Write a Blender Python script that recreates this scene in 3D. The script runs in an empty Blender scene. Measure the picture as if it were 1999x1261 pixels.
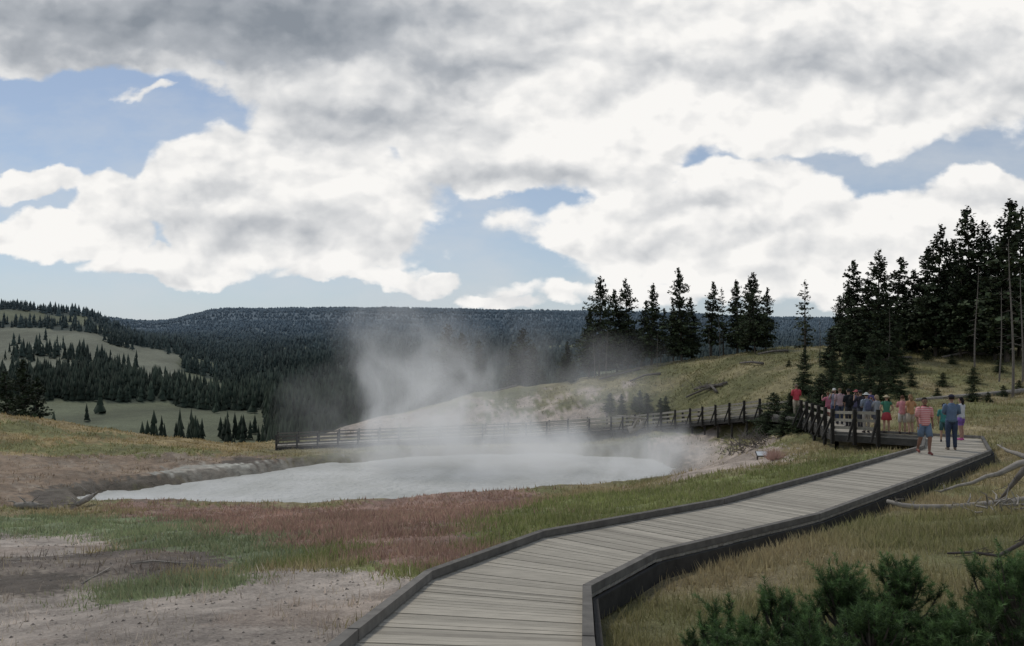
import bpy, math, random, bmesh
import numpy as np
from mathutils import Vector, Matrix
rng=np.random.default_rng(7); random.seed(7)
scene=bpy.context.scene
scene.view_settings.view_transform='Standard'
scene.view_settings.look='None'; scene.view_settings.exposure=0
F=1550.0; HZ=660.0      # survey constants: bearing / depression measured from the photograph

# ---------------------------------------------------------------- noise
def _h(ix,iy,s):
    n=(ix.astype(np.int64)*374761393+iy.astype(np.int64)*668265263+s*982451653)&0x7fffffff
    n=((n^(n>>13))*1274126177)&0x7fffffff
    return ((n^(n>>16))&0xffff)/65535.0
def vnoise(x,y,s=0):
    ix=np.floor(x);iy=np.floor(y);fx=x-ix;fy=y-iy
    fx=fx*fx*(3-2*fx);fy=fy*fy*(3-2*fy)
    a=_h(ix,iy,s);b=_h(ix+1,iy,s);c=_h(ix,iy+1,s);d=_h(ix+1,iy+1,s)
    return (a*(1-fx)+b*fx)*(1-fy)+(c*(1-fx)+d*fx)*fy
def fbm(x,y,s=0,o=4):
    r=0;a=0.5;t=0
    for i in range(o):
        r=r+a*vnoise(x*2**i+17.3*i,y*2**i-9.1*i,s+i);t+=a;a*=0.5
    return r/t
def sstep(a,b,x):
    t=np.clip((x-a)/(b-a),0,1);return t*t*(3-2*t)

# ---------------------------------------------------------------- paths
PATH=[(-0.95,-1.5,-1.45),(-0.35,6.5,-2.52),(-0.08,9.5,-2.98),(1.25,11.9,-3.14),(4.93,15.3,-3.34),(8.98,19.9,-3.54),
      (14.7,26.3,-3.74),(16.9,30.4,-3.86),(14.9,34.2,-4.12),(15.9,40.5,-4.25),(15.6,44.0,-4.35),(17.0,50.8,-4.95),
      (14.3,59.5,-6.3),(9.4,69.7,-7.9),(1.5,72.5,-8.8),(-6.6,73,-9.2),(-14,72.5,-9.45),(-21,71,-9.6)]
PATH=[np.array(p,float) for p in PATH]
PW=1.0
# ---------------------------------------------------------------- terrain
def uvd(u,v,d): return ((u-1000)/F*d,d,-(v-HZ)/F*d)
ctl=[(-0.9,-3,-1.8),(5,-3,-1.9),(-8,-3,-2.3),(-6,3,-2.8),(5,3,-2.8),(10,3,-2.8),(-12,6,-3.4),(-1,3,-2.4),(0,-20,-0.5),(30,-10,-1.5),(-30,-10,-3)]
for p in PATH[1:]: ctl.append((p[0],p[1],p[2]-0.42))
for a in [(0,1261,9),(350,1261,8.3),(0,1100,17),(400,1120,15),(700,1060,18),(900,1020,20),(1100,990,24),(1300,955,28),(1500,915,30),(1500,870,42),
          (600,993,41),(400,991,41),(200,990,41.3),(900,975,43.3),(1040,962,45),(1180,955,46),(1320,925,51.5),
          (600,1012,33),(200,1010,33),(0,1010,35),(-300,1000,36),(1000,990,35),(1200,960,38),
          (0,960,43),(0,900,52),(0,850,58),(0,805,64),(-300,800,60),(300,930,50),(300,862,64),(540,887,60),(420,880,62),
          (700,885,61),(900,880,62.5),(1100,880,61),(1250,880,58),(1350,880,55),(1400,900,50),
          (540,866,80),(700,825,88),(800,800,89),(900,775,90),(1150,738,85),(1350,708,80),(1520,685,75),(1700,675,72),(2000,672,66),(2500,665,60),
          (700,850,80),(900,820,80),(1150,790,76),(1350,765,70),(1520,740,62),(1700,755,52),(2000,740,52),(1990,790,42),(2400,760,42),(2000,880,27),(2000,1000,14),
          (1700,1100,11),(1300,1200,9.5),(2100,1200,8),(2400,1000,14)]:
    ctl.append(uvd(*a))
ctl+=[(-27,95,-15),(-19,105,-15),(-6,108,-12),(8,105,-8),(25,100,-5),(50,95,-4),(-40,85,-12),(-60,80,-11),(-45,100,-17),(-80,60,-8)]
ctl=np.array(ctl)
def tps_k(r2): return 0.5*r2*np.log(r2+1e-9)
P=ctl[:,:2];n=len(P)
D2=((P[:,None]-P[None])**2).sum(-1)
A=np.zeros((n+3,n+3));A[:n,:n]=tps_k(D2)+np.eye(n)*1.5
A[:n,n]=1;A[:n,n+1:]=P;A[n,:n]=1;A[n+1:,:n]=P.T
W=np.linalg.solve(A,np.concatenate([ctl[:,2],[0,0,0]]))
def tps(x,y):
    out=W[n]+W[n+1]*x+W[n+2]*y
    for i in range(n): out=out+W[i]*tps_k((x-P[i,0])**2+(y-P[i,1])**2)
    return out
FD=np.log([100,160,220,300,400,550,650,750,1000,1500,2500,4000,5500,9000])
FT=np.array([(u-1000)/F for u in (-700,0,150,300,450,700,1150,1600,2600)])
FZ=np.array([
 [-18,-27,-33,-36,-33,-19,-6,8,40,20,30,110,110,100],
 [-18,-27,-33,-36,-33,-19,-6,7,38,10,30,110,110,100],
 [-18,-27,-33,-36,-33,-20,-7,5,28,5,30,110,110,100],
 [-18,-27,-33,-36,-34,-25,-17,-11,-5,0,20,82,85,80],
 [-18,-28,-34,-36,-36,-34,-30,-25,-15,5,50,146,150,140],
 [-18,-28,-34,-36,-36,-34,-30,-25,-15,5,50,150,155,140],
 [-10,-18,-25,-30,-34,-34,-30,-25,-15,5,50,132,135,120],
 [-6,-10,-15,-22,-28,-30,-28,-25,-15,5,40,97,97,90],
 [-4,-6,-9,-15,-20,-24,-24,-20,-10,5,40,77,77,70]],float)
def far(x,y):
    r=np.hypot(x,y);d=np.maximum(y,0.3*r)+1e-6;t=np.clip(x/d,FT[0],FT[-1]);ld=np.log(np.clip(d,100,9000))
    cols=np.array([np.interp(ld,FD,row) for row in FZ])
    i=np.clip(np.searchsorted(FT,t)-1,0,len(FT)-2);f=(t-FT[i])/(FT[i+1]-FT[i]);f=f*f*(3-2*f)
    idx=np.arange(len(t));z=cols[i,idx]*(1-f)+cols[i+1,idx]*f
    return z+(fbm(x/90,y/90,5,3)-0.5)*np.clip(d/50,2,12)
POND_Z=-9.0
pond_uv=[(135,972),(165,986),(260,985),(420,989),(600,991),(760,984),(850,973),(1040,962),(1180,952),(1260,942),(1320,925),(1300,905),(1230,892),(1060,886),(900,888),(800,893),(650,904),(560,918),(430,934),(330,945),(200,960)]
pond=np.array([((u-1000)/F*(-POND_Z*F/(v-HZ)),-POND_Z*F/(v-HZ)) for u,v in pond_uv])
def inpoly(x,y,poly):
    c=np.zeros(x.shape,bool);m=len(poly)
    for i in range(m):
        x1,y1=poly[i];x2,y2=poly[(i+1)%m]
        if y1==y2: continue
        k=((y1>y)!=(y2>y))&(x<(x2-x1)*(y-y1)/(y2-y1)+x1);c^=k
    return c
def segdist(x,y,a,b):
    dx,dy=b[0]-a[0],b[1]-a[1];t=np.clip(((x-a[0])*dx+(y-a[1])*dy)/(dx*dx+dy*dy),0,1)
    return np.hypot(x-a[0]-t*dx,y-a[1]-t*dy),t
def ponddist(x,y):
    d=np.full(x.shape,1e9)
    for i in range(len(pond)):
        d=np.minimum(d,segdist(x,y,pond[i],pond[(i+1)%len(pond)])[0])
    return np.where(inpoly(x,y,pond),-d,d)
def deckdist(x,y):
    d=np.full(x.shape,1e9);z=np.zeros(x.shape)
    for a,b in zip(PATH[:-1],PATH[1:]):
        q,t=segdist(x,y,a,b);zz=a[2]+(b[2]-a[2])*t
        k=q<d;d=np.where(k,q,d);z=np.where(k,zz,z)
    return d,z
def height(x,y):
    x=np.asarray(x,float);y=np.asarray(y,float)
    r=np.hypot(x,y);w=sstep(98,150,np.maximum(y,r*0.8))
    z=np.zeros(x.shape);k=w<1
    zn=tps(x[k],y[k])+(fbm(x[k]/2.5,y[k]/2.5,1,4)-0.5)*0.34*np.clip(r[k]/20,0.4,2)+(fbm(x[k]/9,y[k]/9,3,3)-0.5)*0.5*np.clip(r[k]/50,0,1.5)
    z[k]=zn*(1-w[k])
    k=w>0;z[k]+=far(x[k],y[k])*w[k]
    k=(y>30)&(y<80)&(abs(x)<45)
    if k.any():
        s=ponddist(x[k]+(fbm(x[k]/2.2,y[k]/2.2,9,3)-.5)*3.0,y[k]+(fbm(x[k]/2.2,y[k]/2.2,12,3)-.5)*1.6);zk=z[k]
        up=POND_Z+0.06+np.clip(s,0,0.9)*0.5
        zk=np.where((s>0)&(s<4),np.maximum(zk,up*(1-sstep(2,4,s))+zk*sstep(2,4,s)),zk)
        zk=np.where(s<=0,POND_Z+0.05+s*0.5,zk);z[k]=zk
    k=r<85
    if k.any():
        dd,dz=deckdist(x[k],y[k]);zk=z[k];z[k]=np.where(dd<2.2,np.minimum(zk,dz-0.27+sstep(1.15,2.2,dd)*0.6),zk)
    return z
def hgt(x,y): return float(height(np.array([x]),np.array([y]))[0])
def survey(u,v):
    t=(u-1000)/F;e=(v-HZ)/F
    ys=np.exp(np.linspace(math.log(4),math.log(110),260))
    z=tps(t*ys,ys);k=np.nonzero(z>=-e*ys)[0]
    yy=ys[k[0]] if len(k) else 95
    return (t*yy,yy)

# ---------------------------------------------------------------- ground cover (world-space patches)
C=dict(bare=(.44,.375,.315),mud=(.17,.14,.115),green=(.19,.205,.08),sage=(.20,.23,.125),red=(.31,.205,.16),tan=(.30,.245,.14),crust=(.40,.385,.33),
       hill=(.25,.215,.115),orange=(.30,.23,.115),brown=(.27,.20,.14),meadow=(.115,.125,.075),light=(.155,.16,.115),forest=(.03,.042,.028),far=(.095,.13,.155),olive=(.195,.19,.085),pink=(.37,.305,.25),vent=(.12,.10,.08))  # far: forest tone with bluish aerial haze mixed into the colour
patches=[ # colour, photo polygon, grass density, edge wobble (m)
 ('brown',[(-700,990),(-700,850),(0,870),(300,890),(540,890),(560,910),(330,940),(130,960),(0,1005)],.15,2.0),
 ('orange',[(-700,850),(-700,790),(0,800),(200,835),(420,862),(540,868),(470,890),(200,893),(0,895)],.7,1.5),
 ('olive',[(-300,864),(0,866),(200,872),(420,880),(380,892),(200,893),(0,886)],.8,1.5),
 ('olive',[(-300,815),(0,812),(150,838),(300,858),(100,852),(0,842),(-300,840)],.8,1.5),
 ('crust',[(280,930),(330,910),(560,905),(800,895),(640,915),(560,925),(400,945)],0,.8),
 ('vent',[(40,992),(60,965),(130,945),(320,936),(345,946),(205,958),(130,975),(150,995)],0,.7),
 ('vent',[(410,912),(430,898),(520,895),(535,908),(480,916)],0,.7),
 ('pink',[(1255,950),(1330,930),(1300,890),(1250,865),(1400,838),(1500,850),(1530,890),(1500,920),(1350,940)],.02,1.2),
 ('pink',[(560,856),(640,838),(900,800),(1180,770),(1210,800),(1150,830),(900,845),(700,858)],.25,4.5),
 ('bare',[(-400,1400),(-400,1120),(0,1130),(250,1150),(420,1150),(520,1120),(800,1115),(820,1150),(640,1400)],.03,.5),
 ('bare',[(-300,1085),(-300,1040),(0,1045),(220,1045),(240,1062),(100,1090)],.03,.6),
 ('mud',[(-300,1170),(-300,1085),(0,1090),(230,1070),(430,1068),(450,1105),(300,1140),(120,1155),(0,1165)],.05,.6),
 ('vent',[(-300,1165),(-200,1125),(0,1120),(100,1118),(190,1132),(140,1150),(0,1163)],.0,.4),
 ('sage',[(-300,1050),(-300,1008),(0,1008),(330,1015),(620,1050),(600,1100),(440,1125),(420,1080),(240,1066),(220,1045),(0,1048)],.8,.6),
 ('sage',[(160,1165),(260,1135),(420,1130),(480,1140),(380,1165),(180,1190)],.9,.4),
 ('green',[(600,1050),(900,1015),(1050,985),(1450,930),(1620,900),(1780,890),(1640,930),(1440,985),(1050,1055),(840,1130),(700,1100),(520,1115)],1,.8),
 ('red',[(210,1000),(240,982),(420,996),(640,998),(880,966),(1040,966),(1060,985),(960,1020),(900,1060),(700,1085),(520,1050),(330,1020)],.85,1.4),
 ('red',[(640,1085),(760,1060),(900,1060),(960,1075),(860,1120),(790,1110),(700,1105)],.6,.6),
]
PT=[(C[c],np.array([survey(u,v) for u,v in poly]),g,wob,c) for c,poly,g,wob in patches]
def isforest(x,y):
    r=np.hypot(x,y);d=np.maximum(y,.3*r);t=x/d
    nn=fbm(x/110,y/110,51,3)
    f=((d>385+60*(nn-.5)*4)&((nn<.68)|(d>1100))).astype(float)
    e=((t+.62)/.20)**2+((d-655)/135)**2
    f=np.where((e<1+.8*(nn-.5))|((t<-.62)&(d>530)&(d<790)),0,f)
    f=np.where((d>180)&(d<=400)&(t>-.31)&(t<-.12)&(nn<.75),1,f)
    f=np.where((d>130)&(d<=400)&(t>0.05),1,f)
    return f
def cover(x,y,jit=0.0):
    N_=len(x);r=np.hypot(x,y)
    if jit:
        x=x+rng.normal(0,1,N_)*jit*np.clip(r/25,.4,2);y=y+rng.normal(0,1,N_)*jit*np.clip(r/25,.4,2)
    a=sstep(.3,.7,fbm(x/2.2,y/2.2,21,4))[:,None]
    col=np.array(C['tan'])*(1-a)+np.array(C['olive'])*a
    w=sstep(46,60,y)[:,None];b=sstep(.38,.60,fbm(x/5,y/5,25,4))[:,None]
    hc=np.array(C['hill'])*(1-b)+np.array(C['olive'])*0.75*b
    col=col*(1-w)+hc*w
    g=np.full(N_,.8)
    bm_=sstep(.50,.64,fbm(x/1.3,y/.8,61,5))[:,None]
    bn_=sstep(.52,.60,fbm(x/2.6,y/1.6,66,5))[:,None]
    for c,poly,gd,wob,nm in PT:
        wx=(fbm(x/1.6,y/1.6,31,4)-.5)*wob*3;wy=(fbm(x/1.6,y/1.6,37,4)-.5)*wob*3
        k=inpoly(x+wx,y+wy,poly)
        cc=np.array(c)*(0.85+0.3*a[k])
        if nm in('bare','crust'): cc=cc*(1-.35*bm_[k])+np.array([.22,.19,.16])*.35*bm_[k];cc=cc*(1-.3*bn_[k])+np.array([.30,.21,.15])*.3*bn_[k]
        if nm in('brown','mud'): cc=cc*(1-.55*bm_[k])+np.array([.33,.28,.22])*.55*bm_[k];cc=cc*(1-.5*bn_[k])+np.array([.16,.12,.085])*.5*bn_[k]
        col[k]=cc;g[k]=gd
    k=(y>30)&(y<80)&(abs(x)<45)
    if k.any():
        s=ponddist(x[k],y[k]);ck=col[k];gg=g[k]
        e=(s<0.5+1.4*fbm(x[k]/2,y[k]/2,41,3));w2=np.where(e,0.8,0)[:,None];w2=w2*(0.4+0.6*vnoise(x[k]/3,y[k]/3,42))[:,None]
        ck=ck*(1-w2)+np.array([.15,.13,.10])*w2;gg=np.where(e,0,gg);col[k]=ck;g[k]=gg
    d=np.maximum(y,.3*r);w=sstep(95,125,np.maximum(y,r*.8))[:,None];t=x/d
    mv=fbm(x/35,y/35,77,4)[:,None]
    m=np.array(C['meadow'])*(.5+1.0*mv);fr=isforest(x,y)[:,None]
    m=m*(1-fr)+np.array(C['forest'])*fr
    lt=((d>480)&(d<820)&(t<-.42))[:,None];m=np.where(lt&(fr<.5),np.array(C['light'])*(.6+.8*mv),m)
    wf=sstep(250,2600,d)[:,None];m=np.where(fr>.5,m*(1-wf)+np.array(C['far'])*wf,m)  # forest ground fades to the hazed tone: aerial perspective painted as albedo
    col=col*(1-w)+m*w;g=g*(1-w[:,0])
    return col,g

# ---------------------------------------------------------------- materials
def newmat(name):
    m=bpy.data.materials.new(name);m.use_nodes=True;nt=m.node_tree
    b=nt.nodes['Principled BSDF'];b.inputs['Specular IOR Level'].default_value=.2;b.inputs['Roughness'].default_value=.9
    return m,nt,b
def N(nt,t,**k):
    n=nt.nodes.new(t)
    for a,b in k.items(): setattr(n,a,b)
    return n
def math_(nt,op,a,b=None,c=None,clamp=False):
    n=nt.nodes.new('ShaderNodeMath');n.operation=op;n.use_clamp=clamp
    for i,v in enumerate((a,b,c)):
        if v is None: continue
        if isinstance(v,(int,float)): n.inputs[i].default_value=v
        else: nt.links.new(v,n.inputs[i])
    return n.outputs[0]
def mat_noise(name,col,var=.35,scale=8,rough=.9,attr=False,bump=0,stretch=None,spec=.2,detail=6,transl=0):
    m,nt,b=newmat(name);L=nt.links.new
    b.inputs['Roughness'].default_value=rough;b.inputs['Specular IOR Level'].default_value=spec
    tc=N(nt,'ShaderNodeTexCoord');vec=tc.outputs['Object']
    if stretch:
        mp=N(nt,'ShaderNodeMapping');mp.inputs['Scale'].default_value=stretch;L(vec,mp.inputs[0]);vec=mp.outputs[0]
    no=N(nt,'ShaderNodeTexNoise');no.inputs['Scale'].default_value=scale;no.inputs['Detail'].default_value=detail;no.inputs['Roughness'].default_value=.65;L(vec,no.inputs[0])
    mr=N(nt,'ShaderNodeMapRange');mr.inputs[1].default_value=.25;mr.inputs[2].default_value=.75;mr.inputs[3].default_value=1-var;mr.inputs[4].default_value=1+var;L(no.outputs[0],mr.inputs[0])
    vm=N(nt,'ShaderNodeVectorMath',operation='SCALE');L(mr.outputs[0],vm.inputs['Scale'])
    if attr:
        at=N(nt,'ShaderNodeAttribute',attribute_name='Col')
        v2=N(nt,'ShaderNodeVectorMath',operation='MULTIPLY');L(at.outputs['Color'],v2.inputs[0]);v2.inputs[1].default_value=col[:3];L(v2.outputs[0],vm.inputs[0])
    else: vm.inputs[0].default_value=col[:3]
    L(vm.outputs[0],b.inputs['Base Color'])
    if bump:
        bp=N(nt,'ShaderNodeBump');bp.inputs['Strength'].default_value=1;bp.inputs['Distance'].default_value=bump;L(no.outputs[0],bp.inputs['Height']);L(bp.outputs[0],b.inputs['Normal'])
    if transl:
        tr=N(nt,'ShaderNodeBsdfTranslucent');L(vm.outputs[0],tr.inputs[0]);ms=N(nt,'ShaderNodeMixShader');ms.inputs[0].default_value=transl
        L(b.outputs[0],ms.inputs[1]);L(tr.outputs[0],ms.inputs[2]);L(ms.outputs[0],nt.nodes['Material Output'].inputs[0])
    return m
M_ground,nt,b=newmat('ground_mat');L=nt.links.new
at=N(nt,'ShaderNodeAttribute',attribute_name='Col');geo=N(nt,'ShaderNodeNewGeometry')
n1=N(nt,'ShaderNodeTexNoise');n1.inputs['Scale'].default_value=1.3;n1.inputs['Detail'].default_value=12;n1.inputs['Roughness'].default_value=.72;L(geo.outputs['Position'],n1.inputs[0])
n2=N(nt,'ShaderNodeTexNoise');n2.inputs['Scale'].default_value=.13;n2.inputs['Detail'].default_value=8;n2.inputs['Roughness'].default_value=.7;L(geo.outputs['Position'],n2.inputs[0])
n3=N(nt,'ShaderNodeTexNoise');n3.inputs['Scale'].default_value=22;n3.inputs['Detail'].default_value=5;L(geo.outputs['Position'],n3.inputs[0])
s=math_(nt,'ADD',math_(nt,'MULTIPLY',n1.outputs[0],2.3),math_(nt,'ADD',math_(nt,'MULTIPLY',n2.outputs[0],1.0),math_(nt,'MULTIPLY',n3.outputs[0],1.1)))
s=math_(nt,'SUBTRACT',s,1.17)
s=math_(nt,'MAXIMUM',s,.35)
vm=N(nt,'ShaderNodeVectorMath',operation='SCALE');L(at.outputs['Color'],vm.inputs[0]);L(s,vm.inputs['Scale']);L(vm.outputs[0],b.inputs['Base Color'])
bp=N(nt,'ShaderNodeBump');bp.inputs['Distance'].default_value=.16;L(n1.outputs[0],bp.inputs['Height'])
bp2=N(nt,'ShaderNodeBump');bp2.inputs['Distance'].default_value=.025;L(n3.outputs[0],bp2.inputs['Height']);L(bp.outputs[0],bp2.inputs['Normal']);L(bp2.outputs[0],b.inputs['Normal'])
M_plank=mat_noise('weathered_plank',(.41,.37,.30),.25,3,.9,True,.004,(1,6,6))
M_beam=mat_noise('dark_timber',(.10,.092,.08),.4,4,.85,True,.006)
M_bark=mat_noise('bark',(.10,.085,.07),.4,10,.95,False,.01)
M_dead=mat_noise('dead_wood',(.30,.27,.23),.35,6,.9,False,.01)
M_darkdead=mat_noise('dark_dead_wood',(.10,.085,.075),.4,6,.9,False,.01)
M_needle=mat_noise('pine_needles',(1,1,1),.35,1.2,.8,True)
M_needle2=mat_noise('young_pine_needles',(1,1,1),.35,3,.6,True,transl=.35,spec=.4)
M_grass=mat_noise('grass_blades',(1,1,1),.2,.5,.85,True,transl=.5)
M_forest=mat_noise('forest_mat',(1,1,1),.3,.05,.95,True)
M_water,nt,b=newmat('milky_water');L=nt.links.new
b.inputs['Roughness'].default_value=.5;b.inputs['Specular IOR Level'].default_value=.3
tc=N(nt,'ShaderNodeNewGeometry');no=N(nt,'ShaderNodeTexNoise');no.inputs['Scale'].default_value=.35;no.inputs['Detail'].default_value=7;L(tc.outputs['Position'],no.inputs[0])
cr=N(nt,'ShaderNodeValToRGB');cr.color_ramp.elements[0].position=.3;cr.color_ramp.elements[0].color=(.40,.40,.36,1);cr.color_ramp.elements[1].position=.7;cr.color_ramp.elements[1].color=(.54,.535,.50,1);L(no.outputs[0],cr.inputs[0]);L(cr.outputs[0],b.inputs['Base Color'])
no2=N(nt,'ShaderNodeTexNoise');no2.inputs['Scale'].default_value=2.2;no2.inputs['Detail'].default_value=6;L(tc.outputs['Position'],no2.inputs[0])
bp=N(nt,'ShaderNodeBump');bp.inputs['Distance'].default_value=.2;L(no2.outputs[0],bp.inputs['Height']);L(bp.outputs[0],b.inputs['Normal'])

# ---------------------------------------------------------------- mesh helpers
def fastmesh(name,verts,faces,mats,col=None,smooth=False):
    me=bpy.data.meshes.new(name);verts=np.asarray(verts,np.float32);faces=np.asarray(faces,np.int32);k=faces.shape[1]
    me.vertices.add(len(verts));me.vertices.foreach_set('co',verts.ravel())
    me.loops.add(faces.size);me.loops.foreach_set('vertex_index',faces.ravel())
    me.polygons.add(len(faces));me.polygons.foreach_set('loop_start',np.arange(0,faces.size,k,dtype=np.int32))
    me.update(calc_edges=True);me.validate()
    if smooth: me.polygons.foreach_set('use_smooth',np.ones(len(me.polygons),bool))
    if col is not None:
        a=me.attributes.new('Col','FLOAT_COLOR','POINT');c=np.ones((len(verts),4),np.float32);c[:,:3]=col;a.data.foreach_set('color',c.ravel())
    me.materials.append(mats)
    o=bpy.data.objects.new(name,me);scene.collection.objects.link(o);return o
class MB:
    def __init__(s): s.v=[];s.f=[];s.m=[];s.c=[]
    def add(s,vs,fs,m=0,c=1.0):
        o=len(s.v);s.v+=[tuple(v) for v in vs];s.f+=[tuple(i+o for i in f) for f in fs];s.m+=[m]*len(fs);s.c+=[c]*len(vs)
    def hexa(s,b4,t4,m=0,c=1.0):
        s.add(list(b4)+list(t4),[(3,2,1,0),(4,5,6,7),(0,1,5,4),(1,2,6,5),(2,3,7,6),(3,0,4,7)],m,c)
    def beam(s,a,b,w,h,m=0,c=1.0):
        a=Vector(a);b=Vector(b);d=(b-a).normalized();up=Vector((0,0,1)) if abs(d.z)<.9 else Vector((0,1,0))
        sd=d.cross(up).normalized();up=sd.cross(d).normalized()
        q=lambda p:[p-sd*w/2-up*h/2,p+sd*w/2-up*h/2,p+sd*w/2+up*h/2,p-sd*w/2+up*h/2]
        s.add(q(a)+q(b),[(0,1,2,3),(7,6,5,4),(0,4,5,1),(1,5,6,2),(2,6,7,3),(3,7,4,0)],m,c)
    def tube(s,pts,rad,m=0,seg=6,c=1.0,flat=1.0,cap=True):
        pts=[Vector(p) for p in pts];rings=[];prev=None
        for i,p in enumerate(pts):
            d=(pts[min(i+1,len(pts)-1)]-pts[max(i-1,0)]).normalized()
            if prev is None:
                ref=Vector((1,0,0)) if abs(d.x)<.8 else Vector((0,1,0));a=(ref-d*ref.dot(d)).normalized()
            else: a=(prev-d*prev.dot(d)).normalized()
            prev=a;bb=d.cross(a);r=rad[i]
            rx,ry=(r if isinstance(r,tuple) else (r,r*flat))
            rings.append([p+a*math.cos(2*math.pi*k/seg)*rx+bb*math.sin(2*math.pi*k/seg)*ry for k in range(seg)])
        vs=[v for R in rings for v in R];fs=[]
        for i in range(len(pts)-1):
            for k in range(seg): fs.append((i*seg+k,i*seg+(k+1)%seg,(i+1)*seg+(k+1)%seg,(i+1)*seg+k))
        if cap: fs.append(tuple(range(seg))[::-1]);fs.append(tuple((len(pts)-1)*seg+k for k in range(seg)))
        s.add(vs,fs,m,c)
    def mesh(s,name,mats,smooth=False):
        me=bpy.data.meshes.new(name);me.from_pydata(s.v,[],s.f)
        me.polygons.foreach_set('material_index',s.m)
        if smooth: me.polygons.foreach_set('use_smooth',[True]*len(s.f))
        a=me.attributes.new('Col','FLOAT_COLOR','POINT')
        a.data.foreach_set('color',[q for c in s.c for q in ((c,c,c,1) if not isinstance(c,tuple) else (*c,1))])
        for m in mats: me.materials.append(m)
        return me
    def obj(s,name,mats,smooth=False):
        o=bpy.data.objects.new(name,s.mesh(name,mats,smooth));scene.collection.objects.link(o);return o

# ---------------------------------------------------------------- ground sheet
fr=np.radians(np.arange(-50,50.01,.2));bk=np.radians(np.arange(53,308,4.0))
ang=np.concatenate([fr,bk]);rad=np.concatenate([[.3,1,2],np.exp(np.linspace(math.log(3),math.log(130),380)),np.exp(np.linspace(math.log(133),math.log(12000),200))])
RR,AA=np.meshgrid(rad,ang,indexing='ij');gx=(RR*np.sin(AA)).ravel();gy=(RR*np.cos(AA)).ravel()
gz=height(gx,gy);gc,_=cover(gx,gy,.18)
na=len(ang);nr=len(rad)
I,J=np.meshgrid(np.arange(nr-1),np.arange(na),indexing='ij');J2=(J+1)%na
faces=np.stack([I*na+J,I*na+J2,(I+1)*na+J2,(I+1)*na+J],-1).reshape(-1,4)[:,::-1]
ground=fastmesh('ground',np.stack([gx,gy,gz],1),faces,M_ground,gc,True)

# ---------------------------------------------------------------- water
bm=bmesh.new();cen=pond.mean(0)
pv=[bm.verts.new((cen[0]+(p[0]-cen[0])*1.04,cen[1]+(p[1]-cen[1])*1.06,POND_Z+.03)) for p in pond]
f=bm.faces.new(pv);bmesh.ops.triangulate(bm,faces=[f]);me=bpy.data.meshes.new('pond_water');bm.to_mesh(me);bm.free();me.materials.append(M_water)
o=bpy.data.objects.new('pond_water',me);scene.collection.objects.link(o)

# ---------------------------------------------------------------- boardwalk
def edges(path,w):
    L_=[];R_=[]
    for i,p in enumerate(path):
        d1=(path[i]-path[i-1])[:2] if i>0 else (path[1]-path[0])[:2]
        d2=(path[i+1]-path[i])[:2] if i<len(path)-1 else d1
        d1=d1/np.linalg.norm(d1);d2=d2/np.linalg.norm(d2)
        n1=np.array([-d1[1],d1[0]]);n2=np.array([-d2[1],d2[0]]);nn=n1+n2;nn/=np.linalg.norm(nn);k=min(w/max(nn.dot(n1),.4),w*1.5)
        L_.append(np.array([*(p[:2]+nn*k),p[2]]));R_.append(np.array([*(p[:2]-nn*k),p[2]]))
    return L_,R_
def boardwalk(path,name):
    mb=MB();Le,Re=edges(path,PW);Lo,Ro=edges(path,PW+.07);Lk,Rk=edges(path,PW-.03)
    for i in range(len(path)-1):
        ln=np.linalg.norm(path[i+1]-path[i]);k=max(2,int(ln/.145))
        for j in range(k):
            t0=j/k;t1=(j+.93)/k;zo=random.uniform(-.004,.004)
            a=Le[i]*(1-t0)+Le[i+1]*t0;b_=Re[i]*(1-t0)+Re[i+1]*t0;c=Re[i]*(1-t1)+Re[i+1]*t1;d=Le[i]*(1-t1)+Le[i+1]*t1
            up=np.array([0,0,zo]);dn=np.array([0,0,-.04+zo])
            mb.hexa([a+dn,b_+dn,c+dn,d+dn],[a+up,b_+up,c+up,d+up],0,random.uniform(.8,1.13)*(.78 if random.random()<.05 else 1))
        for E,s in ((Lk,1),(Rk,-1)):
            a,b_=E[i],E[i+1];sg=max(1,int(ln/3.5))
            for q in range(sg):
                p0=a+(b_-a)*(q/sg);p1=a+(b_-a)*((q+1)/sg-.004)
                mb.beam(p0+[0,0,.065],p1+[0,0,.065],.10,.10,1,random.uniform(1.3,2.0))
        for E in (Lo,Ro):
            a,b_=E[i],E[i+1]
            mb.beam(a+[0,0,-.16],b_+[0,0,-.16],.06,.26,1,random.uniform(.4,.7))
            sg=max(1,int(ln/1.8))
            for q in range(sg+1):
                p=a+(b_-a)*(q/sg);g=hgt(p[0],p[1]);off=(path[i]+(path[i+1]-path[i])*(q/sg)-p);p=p+off*.12
                mb.beam((p[0],p[1],g-.3),(p[0],p[1],p[2]-.06),.12,.12,1,.5)
    return mb.obj(name,[M_plank,M_beam])
boardwalk(PATH,'boardwalk')
def railing(pts,name,step=1.9,h=1.05,brace=True):
    mb=MB();pts=[np.array(p,float) for p in pts]
    for i in range(len(pts)-1):
        a,b_=pts[i],pts[i+1];ln=np.linalg.norm(b_-a);k=max(1,round(ln/step));d=(b_-a)/ln;sd=np.array([-d[1],d[0],0])
        for j in range(k+1):
            if j==k and i<len(pts)-2: continue
            p=a+(b_-a)*(j/k)
            mb.beam(p+[0,0,-.4],p+[0,0,h+.04],.13,.13,1,.3)
            if brace: mb.beam(p+sd*.42+[0,0,-.2],p+sd*.03+[0,0,h*.72],.08,.08,1,.3)
        for j in range(k):
            p=a+(b_-a)*(j/k)-sd*.08;q=a+(b_-a)*((j+.985)/k)-sd*.08
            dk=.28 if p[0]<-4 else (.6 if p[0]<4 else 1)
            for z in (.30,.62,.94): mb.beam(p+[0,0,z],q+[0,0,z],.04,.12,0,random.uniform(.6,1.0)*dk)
    return mb.obj(name,[M_plank,M_beam])
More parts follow.
